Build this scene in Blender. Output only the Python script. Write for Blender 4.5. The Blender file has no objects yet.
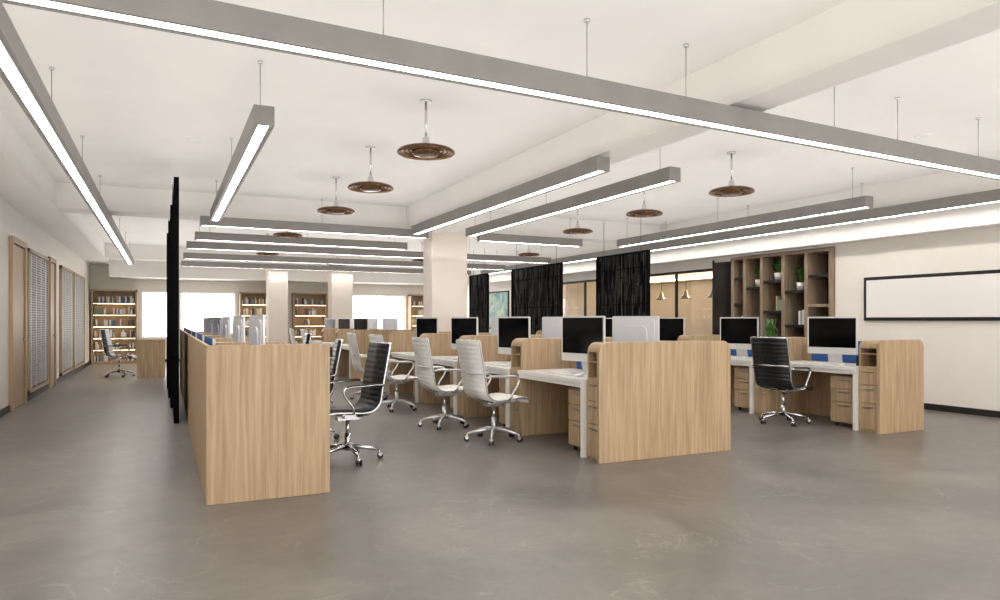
import bpy, bmesh, math, random
from mathutils import Vector, Matrix
random.seed(4)
S = bpy.context.scene
COL = S.collection

# ------------------------------------------------------------------ materials
def lin(c):
    return tuple((x/255/12.92 if x/255 <= .04045 else ((x/255+.055)/1.055)**2.4) for x in c)
def mat(name, rgb, rough=.5, metal=0., emis=None, es=0., spec=.5, trans=0., alpha=1.):
    m = bpy.data.materials.new(name); m.use_nodes = True
    b = m.node_tree.nodes['Principled BSDF']
    c = lin(rgb)+(1,)
    b.inputs['Base Color'].default_value = c
    b.inputs['Roughness'].default_value = rough
    b.inputs['Metallic'].default_value = metal
    b.inputs['Specular IOR Level'].default_value = spec
    b.inputs['Transmission Weight'].default_value = trans
    b.inputs['Alpha'].default_value = alpha
    if emis:
        b.inputs['Emission Color'].default_value = lin(emis)+(1,)
        b.inputs['Emission Strength'].default_value = es
    return m
def noisy(name, c1, c2, scale=(1,1,1), nscale=5, detail=6, rough=(.4,.6), bump=0., dist=0., lo=.3, hi=.7, metal=0):
    m = mat(name, c1, .5, metal); nt = m.node_tree; N = nt.nodes; L = nt.links
    b = N['Principled BSDF']
    tc = N.new('ShaderNodeTexCoord'); mp = N.new('ShaderNodeMapping'); mp.inputs['Scale'].default_value = scale
    L.new(tc.outputs['Object'], mp.inputs['Vector'])
    no = N.new('ShaderNodeTexNoise'); no.inputs['Scale'].default_value = nscale; no.inputs['Detail'].default_value = detail
    no.inputs['Distortion'].default_value = dist
    L.new(mp.outputs[0], no.inputs['Vector'])
    cr = N.new('ShaderNodeValToRGB'); cr.color_ramp.elements[0].position = lo; cr.color_ramp.elements[1].position = hi
    cr.color_ramp.elements[0].color = lin(c1)+(1,); cr.color_ramp.elements[1].color = lin(c2)+(1,)
    L.new(no.outputs['Fac'], cr.inputs[0]); L.new(cr.outputs[0], b.inputs['Base Color'])
    mr = N.new('ShaderNodeMapRange'); mr.inputs['To Min'].default_value = rough[0]; mr.inputs['To Max'].default_value = rough[1]
    L.new(no.outputs['Fac'], mr.inputs['Value']); L.new(mr.outputs[0], b.inputs['Roughness'])
    if bump:
        bp = N.new('ShaderNodeBump'); bp.inputs['Strength'].default_value = bump; bp.inputs['Distance'].default_value = .01
        L.new(no.outputs['Fac'], bp.inputs['Height']); L.new(bp.outputs[0], b.inputs['Normal'])
    return m

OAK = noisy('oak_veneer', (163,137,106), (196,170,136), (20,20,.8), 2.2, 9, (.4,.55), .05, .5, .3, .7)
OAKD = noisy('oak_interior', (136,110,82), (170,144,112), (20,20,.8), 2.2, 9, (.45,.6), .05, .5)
WALNUT = noisy('walnut_boards', (130,112,92), (168,148,124), (10,10,.9), 2.0, 8, (.45,.6), .05, .4)
WHITE = noisy('painted_white', (240,235,227), (243,238,231), (1,1,1), 3, 3, (.6,.7))
CEIL = noisy('ceiling_paint', (241,238,234), (244,241,237), (1,1,1), 2, 3, (.8,.9))
WARMW = noisy('warm_wall_paint', (240,230,218), (243,234,224), (1,1,1), 2, 3, (.7,.8))
LAMW = mat('white_laminate', (238,236,232), .35)
ALU = mat('brushed_aluminium', (165,163,160), .38, .85)
FIXM = noisy('light_housing_grey', (136,133,130), (144,141,137), (1,1,1), 4, 2, (.35,.45))
CHROME = mat('polished_metal', (215,215,215), .15, 1.)
CHROMEW = mat('satin_aluminium', (225,225,224), .3, .9)
BLACKM = mat('black_metal', (16,16,17), .5)
SCRM = mat('black_screen_strands', (13,13,14), .9, spec=.1)
SCRM2 = mat('charcoal_screen_strands', (72,70,68), .9, spec=.1)
DARK = mat('dark_trim', (35,33,31), .5)
SCREEN = mat('screen_glass', (5,5,6), .15, spec=.25)
SILVER = mat('silver_case', (228,228,228), .3, .1)
LEATHW = noisy('white_leather', (242,240,236), (247,245,242), (1,1,1), 30, 4, (.4,.5), .1)
LEATHB = noisy('black_leather', (16,17,20), (26,28,32), (1,1,1), 30, 4, (.3,.4), .1)
BLUE = noisy('blue_felt', (50,92,160), (66,110,178), (1,1,1), 60, 3, (.8,.9))
EMIT = mat('diffuser_glow', (255,255,255), .5, emis=(255,250,244), es=15)
COVE = mat('cove_glow', (255,255,255), .5, emis=(255,230,190), es=12)
BRONZE = mat('bronze_disc', (105,78,56), .14, .92)
AMBER = mat('amber_lens', (165,124,84), .12, .8)
GREEN = noisy('leaf_green', (40,80,30), (90,140,60), (1,1,1), 20, 3, (.4,.6))
CERAM = mat('ceramic_pot', (225,220,212), .3)
SOIL = mat('potting_soil', (50,38,28), .9)
SLAT = noisy('blind_slats', (176,174,172), (205,203,200), (1,1,1), 9, 4, (.5,.7))
MIRR = mat('smoked_panel', (60,56,52), .1, .6)
RUB = mat('caster_rubber', (40,40,42), .6)
BOARD = mat('whiteboard_surface', (248,246,243), .25)
PAPER = mat('paper_white', (240,240,236), .7)
KEY = mat('keycap_white', (245,245,245), .5)
PIC = noisy('picture_print', (60,140,170), (200,215,180), (1,1,1), 2.5, 5, (.5,.6), 0, 1.5)
def glassmat():
    m = bpy.data.materials.new('clear_glass'); m.use_nodes = True
    N = m.node_tree.nodes; L = m.node_tree.links; N.clear()
    o = N.new('ShaderNodeOutputMaterial'); mx = N.new('ShaderNodeMixShader'); t = N.new('ShaderNodeBsdfTransparent')
    g = N.new('ShaderNodeBsdfGlossy'); g.inputs['Roughness'].default_value = .03; mx.inputs[0].default_value = .08
    L.new(t.outputs[0], mx.inputs[1]); L.new(g.outputs[0], mx.inputs[2]); L.new(mx.outputs[0], o.inputs[0]); return m
GLASS = glassmat()
def floormat():
    m = mat('polished_concrete', (140,135,130), .4); nt = m.node_tree; N = nt.nodes; L = nt.links; b = N['Principled BSDF']
    tc = N.new('ShaderNodeTexCoord')
    def noise(sc,de,ro,di):
        n=N.new('ShaderNodeTexNoise'); n.inputs['Scale'].default_value=sc; n.inputs['Detail'].default_value=de; n.inputs['Roughness'].default_value=ro; n.inputs['Distortion'].default_value=di
        L.new(tc.outputs['Object'], n.inputs[0]); return n
    n1 = noise(.8,10,.68,.7); n2 = noise(3.5,12,.75,.3)
    def ramp(n,p0,p1,c0,c1):
        r=N.new('ShaderNodeValToRGB'); r.color_ramp.elements[0].position=p0; r.color_ramp.elements[1].position=p1
        r.color_ramp.elements[0].color=c0; r.color_ramp.elements[1].color=c1; L.new(n.outputs['Fac'],r.inputs[0]); return r
    r1 = ramp(n1,.36,.64,lin((104,100,96))+(1,),lin((132,127,121))+(1,))
    r2 = ramp(n2,.25,.75,(.82,.82,.82,1),(1.18,1.18,1.18,1))
    mx = N.new('ShaderNodeMix'); mx.data_type='RGBA'; mx.blend_type='MULTIPLY'; mx.inputs['Factor'].default_value=1
    L.new(r1.outputs[0], mx.inputs['A']); L.new(r2.outputs[0], mx.inputs['B'])
    n3 = noise(1.1,6,.55,1.8)
    r3 = N.new('ShaderNodeValToRGB'); e = r3.color_ramp.elements; e[0].position=.491; e[0].color=(0,0,0,1); e[1].position=.5; e[1].color=(.4,.4,.4,1)
    e2 = e.new(.509); e2.color=(0,0,0,1)
    L.new(n3.outputs['Fac'], r3.inputs[0])
    n4 = noise(1.7,4,.5,0); r4 = ramp(n4,.46,.6,(0,0,0,1),(1,1,1,1))
    mm = N.new('ShaderNodeMix'); mm.data_type='RGBA'; mm.blend_type='MULTIPLY'; mm.inputs['Factor'].default_value=1
    L.new(r3.outputs[0],mm.inputs['A']); L.new(r4.outputs[0],mm.inputs['B'])
    mx2 = N.new('ShaderNodeMix'); mx2.data_type='RGBA'; L.new(mm.outputs['Result'], mx2.inputs['Factor'])
    L.new(mx.outputs['Result'], mx2.inputs['A']); mx2.inputs['B'].default_value = lin((172,166,159))+(1,)
    L.new(mx2.outputs['Result'], b.inputs['Base Color'])
    mr = N.new('ShaderNodeMapRange'); mr.inputs['From Min'].default_value=.3; mr.inputs['From Max'].default_value=.7; mr.inputs['To Min'].default_value=.3; mr.inputs['To Max'].default_value=.42
    L.new(n1.outputs['Fac'], mr.inputs['Value']); L.new(mr.outputs[0], b.inputs['Roughness'])
    return m
FLOOR = floormat()

# ------------------------------------------------------------------ mesh builder
class B:
    def __init__(s): s.bm = bmesh.new(); s.mats = []
    def mi(s, m):
        if m not in s.mats: s.mats.append(m)
        return s.mats.index(m)
    def face(s, vs, i, sm=False):
        try:
            f = s.bm.faces.new(vs); f.material_index = i; f.smooth = sm
        except ValueError: pass
    def box(s, x0,x1,y0,y1,z0,z1, m, M=None):
        i = s.mi(m); x0,x1 = sorted((x0,x1)); y0,y1 = sorted((y0,y1)); z0,z1 = sorted((z0,z1))
        P = [Vector(p) for p in ((x0,y0,z0),(x1,y0,z0),(x1,y1,z0),(x0,y1,z0),(x0,y0,z1),(x1,y0,z1),(x1,y1,z1),(x0,y1,z1))]
        if M: P = [M@p for p in P]
        v = [s.bm.verts.new(p) for p in P]
        for q in ((3,2,1,0),(4,5,6,7),(0,1,5,4),(1,2,6,5),(2,3,7,6),(3,0,4,7)): s.face([v[k] for k in q], i)
    def ring(s, c, r, u, w, n): return [s.bm.verts.new(c+u*(r*math.cos(2*math.pi*k/n))+w*(r*math.sin(2*math.pi*k/n))) for k in range(n)]
    def tube(s, pts, r, m, n=8, flat=1.):
        i = s.mi(m); pts = [Vector(p) for p in pts]
        rs = r if isinstance(r,(list,tuple)) else [r]*len(pts)
        t = (pts[1]-pts[0]).normalized(); up = Vector((0,0,1)) if abs(t.z)<.9 else Vector((1,0,0))
        u = t.cross(up).normalized(); prev = None; first = None
        for k,p in enumerate(pts):
            if 0<k<len(pts)-1: t = ((pts[k+1]-p).normalized()+(p-pts[k-1]).normalized()).normalized()
            elif k: t = (p-pts[k-1]).normalized()
            u = (u-t*u.dot(t)).normalized(); w = t.cross(u)
            rg = s.ring(p, rs[k], u, w*flat, n)
            if prev:
                for a in range(n): s.face([prev[a],prev[(a+1)%n],rg[(a+1)%n],rg[a]], i, True)
            else: first = rg
            prev = rg
        s.face(first[::-1], i); s.face(prev, i)
    def cyl(s, p0, p1, r, m, n=16, r1=None): s.tube([p0,p1],[r, r if r1 is None else r1], m, n)
    def prism(s, poly, y0, y1, m, sm=False, axis='y'):
        i = s.mi(m)
        mk = (lambda a,b,c: (a,c,b)) if axis=='y' else (lambda a,b,c:(c,a,b))
        A = [s.bm.verts.new(mk(a,b,y0)) for a,b in poly]; C = [s.bm.verts.new(mk(a,b,y1)) for a,b in poly]; n = len(poly)
        for k in range(n): s.face([A[k],A[(k+1)%n],C[(k+1)%n],C[k]], i, sm)
        s.face(A[::-1], i); s.face(C, i)
    def lathe(s, prof, m, cx=0, cy=0, n=32):
        i = s.mi(m); prev=None
        for r,z in prof:
            rg = [s.bm.verts.new((cx+r*math.cos(2*math.pi*k/n), cy+r*math.sin(2*math.pi*k/n), z)) for k in range(n)]
            if prev:
                for a in range(n): s.face([prev[a],prev[(a+1)%n],rg[(a+1)%n],rg[a]], i, True)
            prev = rg
    def mesh(s, name):
        bmesh.ops.recalc_face_normals(s.bm, faces=s.bm.faces)
        me = bpy.data.meshes.new(name); s.bm.to_mesh(me); s.bm.free()
        for m in s.mats: me.materials.append(m)
        return me
    def obj(s, name, loc=(0,0,0), rot=0., bevel=0.):
        return put(s.mesh(name), name, loc, rot, bevel)
def put(me, name, loc=(0,0,0), rot=0., bevel=0.):
    o = bpy.data.objects.new(name, me); COL.objects.link(o); o.location = loc; o.rotation_euler = (0,0,rot)
    if bevel:
        md = o.modifiers.new('bevel','BEVEL'); md.width = bevel; md.segments = 2; md.limit_method='ANGLE'; md.angle_limit = math.radians(50)
    return o
def boxobj(name, *a, m=WHITE, bevel=0):
    b = B(); b.box(*a, m); return b.obj(name, bevel=bevel)

H = 3.35
# ------------------------------------------------------------------ shell
boxobj('floor', -2.2,13,-5.2,24.2,-.2,0, m=FLOOR)
boxobj('ceiling', -2.2,13,-5.2,24.2,H,H+.2, m=CEIL)
boxobj('wall_left', -2.2,-2,-5.2,24.2,0,H, m=WHITE)
GE = 19.5
b = B()
b.box(10,10.6,-5.2,8.05,0,H,WHITE); b.box(10.45,10.6,8.05,10.36,0,H,WHITE); b.box(10,10.45,8.05,10.36,2.52,H,WHITE)
b.box(10,10.6,10.36,10.9,0,H,WHITE); b.box(10,10.2,10.9,GE,2.35,H,WHITE); b.box(10,10.6,GE,24.2,0,H,WHITE)
b.obj('wall_right')
b = B(); b.box(12.5,12.7,10.4,24,0,H,WARMW); b.box(10.6,12.5,10.5,10.6,0,H,WARMW); b.box(10.2,12.5,16.9,17.0,0,2.6,WARMW); b.box(10.6,12.5,GE,GE+.1,0,H,WARMW)
b.obj('wall_meeting_room')
boxobj('ceiling_meeting_room', 10.2,12.5,10.6,16.9,2.6,2.68, m=CEIL)
boxobj('ceiling_meeting_room', 10.2,12.5,17.0,GE,2.6,2.68, m=CEIL)
for y0,y1 in ((10.9,16.85),(17.05,GE-.05)):
    b = B(); b.box(12.42,12.5,y0,y1,2.3,2.36,OAK); b.box(12.44,12.49,y0,y1,2.37,2.41,COVE)
    b.box(11.3,11.45,y0+.3,y1-.3,2.57,2.6,LAMW); b.box(11.32,11.43,y0+.32,y1-.32,2.56,2.572,COVE); b.obj('trim_cove_light')
b = B()
y = 10.9
b.box(10.04,10.12,10.9,GE,0,.08,DARK); b.box(10.04,10.12,10.9,GE,2.3,2.35,DARK)
while y < GE+.01:
    b.box(10.05,10.11,y-.02,y+.02,.08,2.3,DARK); y += 1.228
b.box(10.075,10.085,10.9,GE,.08,2.3,GLASS)
b.obj('glass_partition')
b = B(); b.box(9.975,10.0,10.38,10.88,.1,2.45,MIRR); b.box(9.97,10.0,10.36,10.39,0,2.5,BLACKM); b.box(9.97,10.0,10.87,10.9,0,2.5,BLACKM); b.obj('trim_smoked_panel')
b = B(); b.box(9.96,9.998,20.2,22.0,1.0,2.25,BLACKM); b.box(9.952,9.962,20.25,21.95,1.05,2.2,PIC); b.obj('framed_picture')

wins = [(-.65,.12),(.42,2.05),(5.7,7.75),(8.5,9.9)]
wz0, wz1 = .75, 2.18
b = B(); x = -2.0
for a,c in wins:
    b.box(x,a,24,24.2,0,H,WHITE); b.box(a,c,24,24.2,0,wz0,WHITE); b.box(a,c,24,24.2,wz1,H,WHITE); x = c
b.box(x,13,24,24.2,0,H,WHITE); b.obj('wall_back')
def window(name, x0,x1,y0,z0,z1,nm):
    b = B(); t=.04
    b.box(x0,x1,y0,y0+.06,z0,z0+t,LAMW); b.box(x0,x1,y0,y0+.06,z1-t,z1,LAMW)
    for k in range(nm+1):
        xx = x0+(x1-x0-t)*k/nm; b.box(xx,xx+t,y0,y0+.06,z0+t,z1-t,LAMW)
    b.box(x0+t,x1-t,y0+.025,y0+.03,z0+t,z1-t,GLASS)
    return b.obj(name)
for k,(a,c) in enumerate(wins): window('window_%d'%(k+1), a,c,24.07,wz0,wz1, max(1,int((c-a)/1.0)))
b = B(); b.box(-2,10,-5.2,-5,0,.35,WHITE); b.box(-2,10,-5.2,-5,3.05,H,WHITE); b.box(-2,-1.6,-5.2,-5,.35,3.05,WHITE); b.box(9.6,10,-5.2,-5,.35,3.05,WHITE); b.box(10,13,-5.2,-5,0,H,WHITE)
b.obj('wall_front'); window('window_5',-1.6,9.6,-5.13,.35,3.05,7)  # unseen window behind the camera, added for soft frontal daylight fill
boxobj('trim_soffit_left', -2,-1.45,-5,24,2.95,H, m=CEIL)
boxobj('trim_soffit_right', 9.72,10,-5,24,2.55,H, m=CEIL)
boxobj('trim_beam_long', 3.95,4.32,-5,12.2,2.97,H, m=CEIL)
boxobj('trim_beam_cross', -1.45,9.72,12.2,12.75,2.97,H, m=CEIL)
boxobj('trim_beam_rear', -1.45,9.72,21.5,22.1,2.97,H, m=CEIL)
boxobj('trim_soffit_back', -1.45,9.72,22.9,24,2.55,H, m=CEIL)
boxobj('baseboard_left', -2,-1.98,-5,24,0,.09, m=DARK)
boxobj('baseboard_right', 9.98,10,-5,8.05,0,.09, m=DARK)
boxobj('baseboard_back', -1.98,10,23.98,24,0,.09, m=DARK)
def column(x0,x1,y0,y1):
    b = B(); b.box(x0,x1,y0,y1,0,2.97,WARMW); b.box(x0-.015,x1+.015,y0-.015,y1+.015,0,.1,DARK); b.box(x0-.01,x1+.01,y0-.01,y1+.01,2.9,2.97,WHITE)
    b.obj('structural_column', bevel=.006)
column(4.45,5.15,12.2,12.7); column(4.6,5.25,21.5,22.1); column(2.75,3.3,21.5,22.1)

def door(name, y0,y1,z1):
    b = B(); X=-1.999
    b.box(X,X+.05,y0,y0+.09,0,z1,OAK); b.box(X,X+.05,y1-.09,y1,0,z1,OAK); b.box(X,X+.05,y0+.09,y1-.09,z1-.09,z1,OAK)
    b.box(X,X+.025,y0+.1,y1-.1,.01,z1-.1,OAK)
    b.tube([(X+.03,y1-.2,1.0),(X+.08,y1-.2,1.0),(X+.08,y1-.34,1.0)],.01,CHROME)
    b.cyl((X+.02,y1-.2,1.0),(X+.035,y1-.2,1.0),.025,CHROME)
    b.obj(name, bevel=.003)
door('door_1',11.95,13.1,2.5)
door('door_2',15.6,16.4,2.5)
door('door_3',8.2,9.4,2.5)
def blindwin(name, y0,y1,z0,z1):
    b = B(); X=-2
    b.box(X,X+.05,y0,y0+.06,z0,z1,OAK); b.box(X,X+.05,y1-.06,y1,z0,z1,OAK); b.box(X,X+.05,y0,y1,z1-.06,z1,OAK); b.box(X,X+.05,y0,y1,z0,z0+.06,OAK)
    b.box(X,X+.008,y0+.06,y1-.06,z0+.06,z1-.06,DARK)
    z = z0+.09
    while z < z1-.09:
        b.box(X+.01,X+.035,y0+.07,y1-.07,z,z+.03,SLAT); z += .042
    y = y0+.25
    while y < y1-.1:
        b.box(X+.036,X+.04,y,y+.03,z0+.07,z1-.07,LAMW); y += .5
    b.obj(name)
blindwin('window_6',13.3,15.4,.12,2.45); blindwin('window_7',17.2,19.4,.12,2.45); blindwin('window_8',19.5,21.9,.12,2.45)
for x,y in ((.3,8.7),(7.6,5.0),(8.2,8.6),(-.2,14.5),(2.9,15.5)):
    b = B(); b.lathe([(0,H-.005),(.06,H-.006),(.075,H-.012),(.075,H)],LAMW,x,y,24); b.obj('smoke_detector')

# ------------------------------------------------------------------ linear lights
def linear(x0,y0,x1,y1,zb=2.78, wires=None):
    L = math.hypot(x1-x0,y1-y0); a = math.atan2(y1-y0,x1-x0)
    b = B(); w=.075; h=.15
    b.box(0,L,-w,-w+.016,0,h,FIXM); b.box(0,L,w-.016,w,0,h,FIXM)
    b.box(0,.016,-w+.016,w-.016,0,h,FIXM); b.box(L-.016,L,-w+.016,w-.016,0,h,FIXM)
    b.box(.016,L-.016,-w+.016,w-.016,.06,h-.004,FIXM)
    n = max(1,round(L/1.9)); sl = (L-.04)/n
    for k in range(n): b.box(.02+k*sl+.015,.02+(k+1)*sl-.015,-.036,.036,.006,.03,EMIT)
    b.box(.016,L-.016,-w+.016,-.038,.004,.02,FIXM); b.box(.016,L-.016,.038,w-.016,.004,.02,FIXM)
    nw = max(2, round(L/2.3)+1)
    ws = wires if wires else [.25+(L-.5)*k/(nw-1) for k in range(nw)]
    for t in ws:
        wx = x0+math.cos(a)*t; wy = y0+math.sin(a)*t
        top = H
        if (3.9<wx<4.37 and wy<12.2) or 12.15<wy<12.8 or 21.45<wy<22.15: top = 2.97
        b.cyl((t,0,h-.02),(t,0,top-zb),.0035,ALU,6); b.cyl((t,0,top-zb-.02),(t,0,top-zb),.02,CHROME,12)
        b.box(t-.02,t+.02,-w+.01,w-.01,h-.02,h,CHROME)
    return b.obj('linear_pendant_light',(x0,y0,zb),a)
linear(-.75,3.87,9.32,4.41, wires=[.5,1.9,3.35,4.25,5.95,6.85,8.2,9.6])
linear(-.83,4.1,-.83,21)
linear(9.42,4.6,9.42,21)
linear(.68,5.57,.68,11.3)
linear(3.93,5.83,3.93,11.6)
linear(4.9,5.92,4.9,11.5)
linear(8.35,6.2,8.35,11.8)
linear(.5,11.95,4.3,12.05); linear(5.3,12.0,7.6,12.1)
linear(.5,14.1,4.6,14.2)
for yy in (15.9,18.6,21.2): linear(.4,yy,9.1,yy+.1)
linear(0,.6,8,.6); linear(0,-2.4,8,-2.4)

# ------------------------------------------------------------------ disc pendants
b = B(); D=-.48
b.cyl((0,0,-.02),(0,0,0),.055,CHROME,20); b.cyl((0,0,D+.1),(0,0,0),.012,CHROME,10)
b.lathe([(.012,D+.15),(.03,D+.13),(.034,D+.09),(.06,D+.06),(.075,D+.045)],CHROME)
b.lathe([(.07,D+.05),(.12,D+.045),(.2,D+.036),(.25,D+.02),(.268,D+.002),(.27,D-.012),(.262,D-.02),(.25,D-.018)],BRONZE,n=48)
b.lathe([(.25,D-.018),(.245,D-.002),(.2,D+.004),(.13,D+.006)],AMBER,n=48)
b.lathe([(.13,D+.006),(.128,D-.02),(.11,D-.035),(.06,D-.04),(0.001,D-.04)],BRONZE,n=32)
for r in (.16,.2,.23): b.lathe([(r,D+.004),(r+.004,D-.008),(r+.008,D+.004)],BRONZE,n=48)
pm = b.mesh('disc_pendant_lamp')
for x,y in ((2.2,6.2),(2.2,8.15),(2.22,10.1),(2.05,13.4),(2.2,17.4),(6.25,6.5),(6.38,8.4),(6.6,10.6),(7.9,14.9),(6.1,17.5),(4.4,19.9)):
    put(pm,'disc_pendant_lamp',(x,y,H))
b = B(); b.cyl((0,0,-.6),(0,0,0),.006,BLACKM,6); b.lathe([(.01,-.6),(.04,-.62),(.06,-.7),(.13,-.78),(.15,-.8),(.14,-.8),(.05,-.71)],CHROME)
bp_ = b.mesh('bell_lamp_reflection')
for y in (12,12.9,13.8,14.7,15.6,18,19.2): put(bp_,'bell_lamp_reflection',(11.0,y,2.6))  # bell shapes behind the glass, standing in for reflections in it

# ------------------------------------------------------------------ workstations
PITCH = 1.62
def arc(cx,cz,r,a0,a1,n=8): return [(cx+r*math.cos(math.radians(a0+(a1-a0)*k/n)), cz+r*math.sin(math.radians(a0+(a1-a0)*k/n))) for k in range(n+1)]
def workstation(xe, s, xs, y0, topz=1.09, felt=1.03):
    W = abs(xs-xe); b = B()
    X = lambda l: l*s
    td = .26
    b.box(X(.05),X(W),0,td,0,.76,OAK)
    for z0,z1 in ((.03,.33),(.34,.54),(.55,.74)):
        b.box(X(.034),X(.05),.012,td-.012,z0,z1,OAK); b.box(X(.018),X(.034),.07,td-.07,z1-.05,z1-.035,ALU)
    r=.09
    for a,c in ((0,.02),(td-.02,td)):
        poly = [(X(.05),.76)] + [(X(p),q) for p,q in arc(.05+r,topz-r,r,180,90)] + [(X(W),topz),(X(W),.76)]
        b.prism(poly,a,c,OAK)
    outer = arc(.05+r,topz-r,r,180,90); inner = arc(.05+r,topz-r,r-.02,90,180)
    b.prism([(X(p),q) for p,q in outer]+[(X(W),topz),(X(W),topz-.02)]+[(X(p),q) for p,q in inner],.02,td-.02,OAK)
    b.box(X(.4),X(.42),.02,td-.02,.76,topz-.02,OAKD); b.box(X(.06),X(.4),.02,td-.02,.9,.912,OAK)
    b.box(X(0),X(W-.03),td,PITCH,.7,.74,LAMW)
    b.box(X(0),X(.05),td,td+.045,0,.7,LAMW)
    b.box(X(.05),X(W-.05),td,td+.03,.64,.7,LAMW); b.box(X(.02),X(.05),td+.045,PITCH,.655,.7,LAMW)
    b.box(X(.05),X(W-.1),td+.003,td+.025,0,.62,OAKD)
    b.box(X(W-.03),X(W),td,PITCH,0,.95,OAK)
    p0,p1 = td+.05,td+.44
    b.box(X(.12),X(W-.12),p0,p1,.05,.62,OAK)
    for z0,z1 in ((.06,.3),(.31,.46),(.47,.61)):
        b.box(X(.104),X(.12),p0+.006,p1-.006,z0,z1,OAK); b.box(X(.092),X(.104),p0+.12,p1-.12,z1-.045,z1-.03,ALU)
    for u in (.16,W-.17):
        for v in (p0+.05,p1-.05): b.cyl((X(u),v,0),(X(u),v,.05),.02,RUB,10)
    b.box(X(W-.05),X(W-.032),td+.05,PITCH-.12,.745,felt,BLUE); b.box(X(W-.052),X(W-.03),td+.04,td+.05,.745,felt+.005,ALU); b.box(X(W-.052),X(W-.03),PITCH-.12,PITCH-.11,.745,felt+.005,ALU)
    b.obj('office_workstation',(xe,y0,0),0,.003)
def endpanel(x0,x1,y,z=1.09,rl=.1,rr=.1):
    b = B(); poly = [(x0,0),(x1,0)]+arc(x1-rr,z-rr,rr,0,90)+arc(x0+rl,z-rl,rl,90,180)
    b.prism(poly,y,y+.043,OAK); b.obj('desk_end_panel',bevel=.004)

b = B(); w=.325
rp = lambda y0,y1,z0,z1,r: arc(y1-r,z0+r,r,-90,0,4)+arc(y1-r,z1-r,r,0,90,4)+arc(y0+r,z1-r,r,90,180,4)+arc(y0+r,z0+r,r,180,270,4)
b.prism(rp(-w,w,.12,.6,.018),-.006,.012,SILVER,axis='x')
b.prism(rp(-w+.02,w-.02,.205,.582,.006),-.009,-.005,SCREEN,axis='x')
b.prism(rp(-w+.05,w-.05,.16,.56,.05),.011,.024,SILVER,axis='x')
b.prism(rp(-w+.14,w-.14,.22,.5,.08),.023,.036,SILVER,axis='x')
b.prism([(.03,.3),(.045,.3),(.1,.012),(.1,0),(-.08,0),(-.08,.01),(.085,.012)],-.09,.09,SILVER)
MON = b.mesh('desktop_monitor')
b = B(); b.box(-.06,.06,-.21,.21,0,.008,SILVER)
for r in range(5):
    for c in range(14): b.box(-.052+r*.021,-.035+r*.021,-.203+c*.029,-.178+c*.029,.008,.012,KEY)
KB = b.mesh('keyboard')
b = B()
b.lathe([(0.001,.0),(.03,.0),(.032,.008),(.028,.02),(.015,.028),(.001,.03)],KEY,n=20); MS = b.mesh('computer_mouse')
for v in MS.vertices: v.co.x *= 1.6
DZ=.742
def station(xe,s,xs,y0,topz=1.09,felt=1.03,turn=.22):
    workstation(xe,s,xs,y0,topz,felt)
    a = 0 if s>0 else math.pi
    put(MON,'desktop_monitor',(xe+s*.42,y0+.93,DZ),a+turn+random.uniform(-.04,.04),.002)
    put(KB,'keyboard',(xe+s*.15,y0+.9,DZ),a+random.uniform(-.05,.05))
    put(MS,'computer_mouse',(xe+s*.15,y0+.9+s*-.33,DZ),a)
Y0 = 5.35
for k in range(6): station(1.13,-1,.29,Y0+PITCH*k,1.09,1.155,.08)
for k in range(4): station(3.55,1,4.30,Y0+PITCH*k)
for k in range(4): station(5.07,-1,4.32,Y0+PITCH*k,turn=.25)
for k in range(5): station(7.32,1,8.09,Y0+PITCH*k,1.06)
for k in range(3): station(3.55,1,4.30,14.6+PITCH*k); station(5.07,-1,4.32,14.6+PITCH*k,turn=.25)
endpanel(.26,1.12,Y0-.045,1.12,.02,.03)
endpanel(3.53,5.09,Y0-.045,1.095); endpanel(7.32,8.1,Y0-.045,1.07,.05,.1); endpanel(3.53,5.09,14.6-.045)
endpanel(3.53,5.09,Y0+PITCH*4+.002); endpanel(7.32,8.1,Y0+PITCH*5+.002,1.07)
boxobj('desk_back_panel',.26,.288,Y0,Y0+PITCH*6,0,1.12,m=OAK,bevel=.003)

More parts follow.
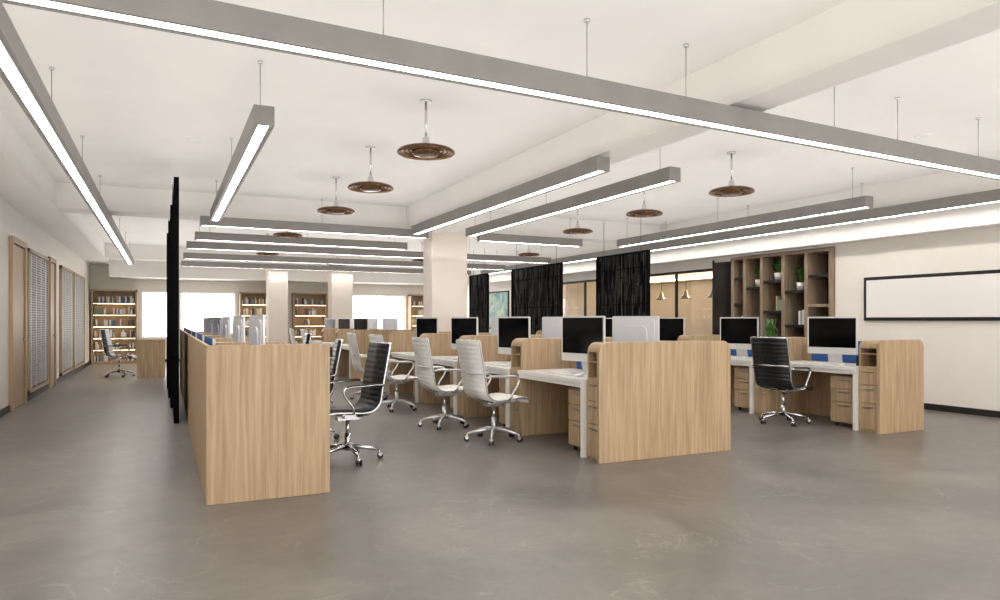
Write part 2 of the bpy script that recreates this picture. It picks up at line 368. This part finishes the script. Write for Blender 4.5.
# ------------------------------------------------------------------ chairs
def catmull(P, n=10):
    P=[Vector(p) for p in P]; Q=[P[0]*2-P[1]]+P+[P[-1]*2-P[-2]]; out=[]
    for i in range(1,len(Q)-2):
        for k in range(n):
            t=k/n; a,b_,c,d=Q[i-1],Q[i],Q[i+1],Q[i+2]
            out.append(.5*((2*b_)+(c-a)*t+(2*a-5*b_+4*c-d)*t*t+(3*b_-a-3*c+d)*t**3))
    out.append(P[-1]); return out
def chairmesh(leather, name):
    b = B(); MT = CHROMEW if leather is LEATHW else CHROME
    P = catmull([(-.325,1.08),(-.31,1.0),(-.275,.82),(-.245,.65),(-.225,.54),(-.17,.475),(-.08,.455),(.08,.465),(.2,.47),(.27,.455),(.295,.42)],18)
    up=[];dn=[];s=0
    for i,p in enumerate(P):
        t=(P[min(i+1,len(P)-1)]-P[max(i-1,0)]).normalized(); nrm=Vector((-t.y,t.x))
        if i: s+=(p-P[i-1]).length
        th=.009+.0065*abs(math.sin(math.pi*s/.05))**.5
        up.append(p+nrm*th); dn.append(p-nrm*th)
    b.prism([tuple(p) for p in up]+[tuple(p) for p in dn[::-1]],-.235,.235,leather,sm=True)
    for sy in (-.243,.243):
        b.tube([(p.x,sy,p.y) for p in P[::3]],.010,MT,8)
        A = catmull([(-.262,.70),(-.2,.712),(-.05,.705),(.08,.70),(.135,.672),(.12,.61),(.06,.53),(.03,.462)],5)
        yo = sy*1.16
        b.tube([(-.252,sy,.695)]+[(p.x,yo,p.y) for p in A[2:-2]]+[(.03,sy,.455)],.0115,MT,8)
        b.tube([(p.x,yo,p.y+.008) for p in A[3:18]],.018,leather if leather is LEATHB else MT,8,.5)
    b.cyl((P[0].x,-.235,P[0].y),(P[0].x,.235,P[0].y),.012,MT,8)
    b.tube([(-.262,-.235,.74),(-.285,0,.735),(-.262,.235,.74)],.012,MT,8)
    for x in (-.13,.12): b.tube([(x,-.235,.45),(x*.6,-.1,.41),(x*.6,.1,.41),(x,.235,.45)],.013,MT,8)
    b.box(-.11,.11,-.045,.045,.375,.42,MT)
    b.cyl((0,0,.2),(0,0,.38),.018,CHROME,14); b.cyl((0,0,.09),(0,0,.25),.028,MT,16)
    for k in range(5):
        a=2*math.pi*k/5+.3; c,sn=math.cos(a),math.sin(a)
        b.tube([(0,0,.13),(.15*c,.15*sn,.115),(.29*c,.29*sn,.085)],[.026,.02,.013],MT,10)
        b.cyl((.29*c,.29*sn,.05),(.29*c,.29*sn,.09),.009,MT,8)
        for o in (-.022,.008):
            cx,cy = .30*c-sn*o, .30*sn+c*o
            b.cyl((cx,cy,.028),(cx-sn*.014,cy+c*.014,.028),.028,RUB,16)
        b.tube([(.30*c+sn*.024,.30*sn-c*.024,.045),(.30*c-sn*.024,.30*sn+c*.024,.045)],.018,MT,8)
    return b.mesh(name)
CW = chairmesh(LEATHW,'office_swivel_chair_white'); CB = chairmesh(LEATHB,'office_swivel_chair_black')
for x,y,r in ((3.2,6.84,.12),(3.08,8.0,.05),(3.03,9.8,.1),(3.05,11.3,0),(3.05,15.6,.1),(3.05,17.3,0)):
    put(CW,'office_swivel_chair',(x,y,0),r)
for x,y,r in ((1.53,6.48,math.pi+.12),(1.42,7.8,math.pi-.1),(7.03,6.42,.2),(-.95,18.3,-.3),(1.7,11.2,math.pi)):
    put(CB,'office_swivel_chair',(x,y,0),r)

# ------------------------------------------------------------------ slatted black screens
def screen(x,y0,y1,z1,name='slatted_room_divider'):
    b = B(); t=.03
    for y in (y0,y1-.03): b.box(-t,t,y,y+.03,0,z1,SCRM)
    b.box(-t,t,y0,y1,z1-.03,z1,SCRM); b.box(-t,t,y0,y1,0,.04,SCRM)
    for o,gap,wr in ((-.006,.6,(.006,.016)),(.002,.5,(.008,.024))):
        yy=y0+.03
        while yy<y1-.06:
            w=random.uniform(*wr)
            # each strand is woven from a few offset pieces so the weave reads as texture
            z=.04
            while z<z1-.031:
                zz=min(z1-.03,z+random.uniform(.15,.7))
                b.box(o,o+.005,yy,yy+w*random.uniform(.8,1),z,zz,SCRM if random.random()<.66 else SCRM2); z=zz
            yy+=w+(random.uniform(.003,.010) if random.random()<gap else .0008)
    for z in (.8,1.6,2.3): b.box(-.02,-.014,y0+.03,y1-.03,z,z+.015,SCRM)
    if z1<H-.3:
        for y in (y0+.25,y1-.25): b.cyl((0,y,z1),(0,y,H-.002),.004,BLACKM,6)
    b.obj(name,(x,0,0))
screen(.13,9.7,11.2,3.1); screen(.10,11.4,12.0,3.0)
screen(.08,12.9,14.5,2.95); screen(.06,14.7,16.3,2.95)
for y0,y1 in ((10.65,12.4),(13.85,16.4),(17.9,19.2)): screen(8.2,y0,y1,2.62)

# ------------------------------------------------------------------ shelves
BC=[mat('book_%d'%i,c,.6) for i,c in enumerate([(225,222,215),(150,90,75),(80,105,140),(80,80,80),(200,172,125),(235,235,235),(130,145,130)])]
def books(x0,x1,y0,z, b, cols, maxh=.28, fill=.85):
    x=x0
    while x<x1-.05:
        if random.random()>fill: x+=random.uniform(.08,.25); continue
        w=random.uniform(.02,.05); h=random.uniform(.6,1)*maxh; m=random.choice(cols)
        b.box(x,x+w,y0,y0+.17,z,z+h,m); x+=w+.002
def bookcase(x0,x1,z1):
    b=B(); yb=23.97; yf=23.62
    b.box(x0,x0+.05,yf,yb,0,z1,OAK); b.box(x1-.05,x1,yf,yb,0,z1,OAK); b.box(x0,x1,yf,yb,z1-.05,z1,OAK); b.box(x0+.05,x1-.05,yb-.02,yb,0,z1-.05,OAK)
    b.box(x0+.05,x1-.05,yf,yb-.02,0,.08,OAK)
    n=6; q=B()
    for k in range(1,n):
        z=.08+(z1-.13)*k/n; b.box(x0+.05,x1-.05,yf+.01,yb-.02,z-.02,z+.01,OAK)
    for k in range(1,n):
        b.box(x0+.06,x1-.06,yf+.03,yf+.05,.08+(z1-.13)*k/n-.026,.08+(z1-.13)*k/n-.0205,COVE)
    for k in range(n):
        z=(.081 if k==0 else .092+(z1-.13)*k/n); books(x0+.08,x1-.08,yf+.08,z,q,[BC[0],BC[5],BC[0]]+BC,.22)
    b.obj('bookcase',bevel=.003); q.obj('books')
bookcase(-1.95,-.75,2.2); bookcase(2.15,3.4,2.2); bookcase(3.8,4.9,2.2); bookcase(7.82,8.42,2.2); bookcase(5.0,5.6,2.2)
b=B(); y0,y1=8.06,10.35; X0,X1=9.94,10.44
b.box(X1-.03,X1,y0,y1,0,2.5,BLACKM)
b.box(X0,X1-.03,y0,y1,2.45,2.5,WALNUT); b.box(X0,X1-.03,y0,y1,0,.1,WALNUT)
ys=[y0,8.55,9.05,9.55,9.97,y1-.07]
for k,y in enumerate(ys): b.box(X0,X1-.03,y,y+.07,.1,2.45,WALNUT)
rows=[[.5,1.0,1.55,2.05],[.6,1.2,1.8],[.45,.95,1.45,2.0],[.7,1.3,1.9],[.5,1.1,1.6,2.1]]
for k in range(5):
    for z in rows[k]: b.box(X0+.01,X1-.03,ys[k]+.07,ys[k+1],z-.03,z+.02,BLACKM if (k+int(z*10))%3 else WALNUT)
b.obj('display_shelving',bevel=.003)
q=B()
def ybooks(k,z,n):
    y=ys[k]+.09
    for i in range(n):
        w=random.uniform(.02,.04); h=random.uniform(.18,.26); q.box(X0+.08,X0+.26,y,y+w,z+.021,z+.021+h,random.choice(BC)); y+=w+.002
ybooks(0,1.0,6); ybooks(1,1.2,5); ybooks(2,1.45,7); ybooks(4,1.1,5); ybooks(3,.7,6)
q.obj('books')
def plant(x,y,z,h,r,n=26,pr=.09,ph=.14):
    b=B(); b.lathe([(.001,0),(pr*.75,0),(pr,ph),(pr-.01,ph),(pr*.8,ph-.02)],CERAM,n=24); b.lathe([(.001,ph-.02),(pr-.012,ph-.02)],SOIL,n=24)
    i=b.mi(GREEN)
    for k in range(n):
        a=random.uniform(0,6.28); l=random.uniform(.5,1)*h; o=random.uniform(.3,1)*r; w=.02+.012*random.random()
        pts=[Vector((0,0,ph-.02)),Vector((o*.4*math.cos(a),o*.4*math.sin(a),ph+l*.6)),Vector((o*.8*math.cos(a),o*.8*math.sin(a),ph+l)),Vector((o*1.2*math.cos(a),o*1.2*math.sin(a),ph+l*.85))]
        sd=Vector((-math.sin(a),math.cos(a),0)); ws=[.004,w,w*.9,.002]; pv=None
        for p,ww in zip(pts,ws):
            c=[b.bm.verts.new(p+sd*ww),b.bm.verts.new(p+Vector((0,0,-.006))),b.bm.verts.new(p-sd*ww)]
            if pv: b.face([pv[0],pv[1],c[1],c[0]],i,True); b.face([pv[1],pv[2],c[2],c[1]],i,True)
            pv=c
    b.obj('potted_plant',(x,y,z))
plant(10.12,8.835,1.822,.28,.15,34); plant(10.12,9.795,1.922,.24,.13); plant(10.12,9.335,2.022,.24,.15)
plant(7.86,7.42,.742,.46,.11,34,pr=.07,ph=.13)

b=B(); b.box(9.965,9.999,3.6,7.5,1.29,1.97,BLACKM); b.box(9.955,9.966,3.65,7.45,1.34,1.92,BOARD); b.obj('wall_mounted_whiteboard',bevel=.002)
b=B(); b.box(-.57,.0,17.6,17.66,0,.85,OAK); b.box(-.57,-.02,17.66,18.3,.72,.76,LAMW); b.box(-.57,-.51,17.66,18.3,0,.72,OAK); b.box(-.08,-.02,17.66,18.3,0,.72,OAK); b.box(-.57,0,17.58,17.68,.82,.86,OAK)
b.obj('reception_desk',bevel=.003)
def organiser(x,y,z,r=0):
    b=B()
    b.box(-.13,.13,-.01,.17,0,.01,BLACKM); b.box(-.13,-.125,-.01,.17,0,.12,BLACKM); b.box(.125,.13,-.01,.17,0,.12,BLACKM)
    for k in range(3): b.box(-.11,.11,.012+k*.05,.04+k*.05,.012,.24-.02*k,[PAPER,BLUE,BC[0]][k])
    b.obj('file_organizer',(x,y,z),r)
for x,k in ((4.0,0),(4.0,1),(4.0,2),(7.75,0)): organiser(x,Y0+k*PITCH+.32,DZ)

# ------------------------------------------------------------------ light
w=bpy.data.worlds.new('World'); S.world=w; w.use_nodes=True
bg=w.node_tree.nodes['Background']; bg.inputs[0].default_value=(1,.99,.975,1); bg.inputs[1].default_value=5.5
def area(name,x,y,z,sx,sy,rx,power=None,col=(1,1,1)):
    l=bpy.data.lights.new(name,'AREA'); l.shape='RECTANGLE'; l.size=sx; l.size_y=sy
    if power is None: l.cycles.is_portal=True
    else: l.energy=power; l.color=col
    o=bpy.data.objects.new(name,l); COL.objects.link(o); o.location=(x,y,z); o.rotation_euler=(rx,0,0)
area('window_portal',4,-5.22,1.7,11.2,2.7,math.radians(90))
for a,c in wins: area('window_portal',(a+c)/2,24.22,(wz0+wz1)/2,c-a,wz1-wz0,math.radians(-90))
WC=(1,.98,.955)
area('added_ceiling_fill',1.25,3.6,3.0,5.2,16.8,math.pi,60,WC)  # unseen area fills, added to brighten ceiling and soffits; no fixture behind them
area('added_ceiling_fill',7.0,3.6,3.0,5.2,16.8,math.pi,60,WC)
area('added_ceiling_fill',4.1,17.1,3.0,11,8.4,math.pi,75,WC)
area('added_ceiling_fill',4.0,9.2,2.45,11.6,28,math.pi,290,WC)

# ------------------------------------------------------------------ camera
cam=bpy.data.cameras.new('camera'); co=bpy.data.objects.new('camera',cam); COL.objects.link(co)
co.location=(0,0,1.3); th=math.atan2(335,700)
co.rotation_euler=(math.radians(90),0,-th)
cam.sensor_width=36; cam.lens=36*.7; cam.shift_y=.02; cam.clip_start=.05
S.camera=co
S.view_settings.view_transform='Standard'; S.view_settings.look='None'; S.view_settings.exposure=0.25
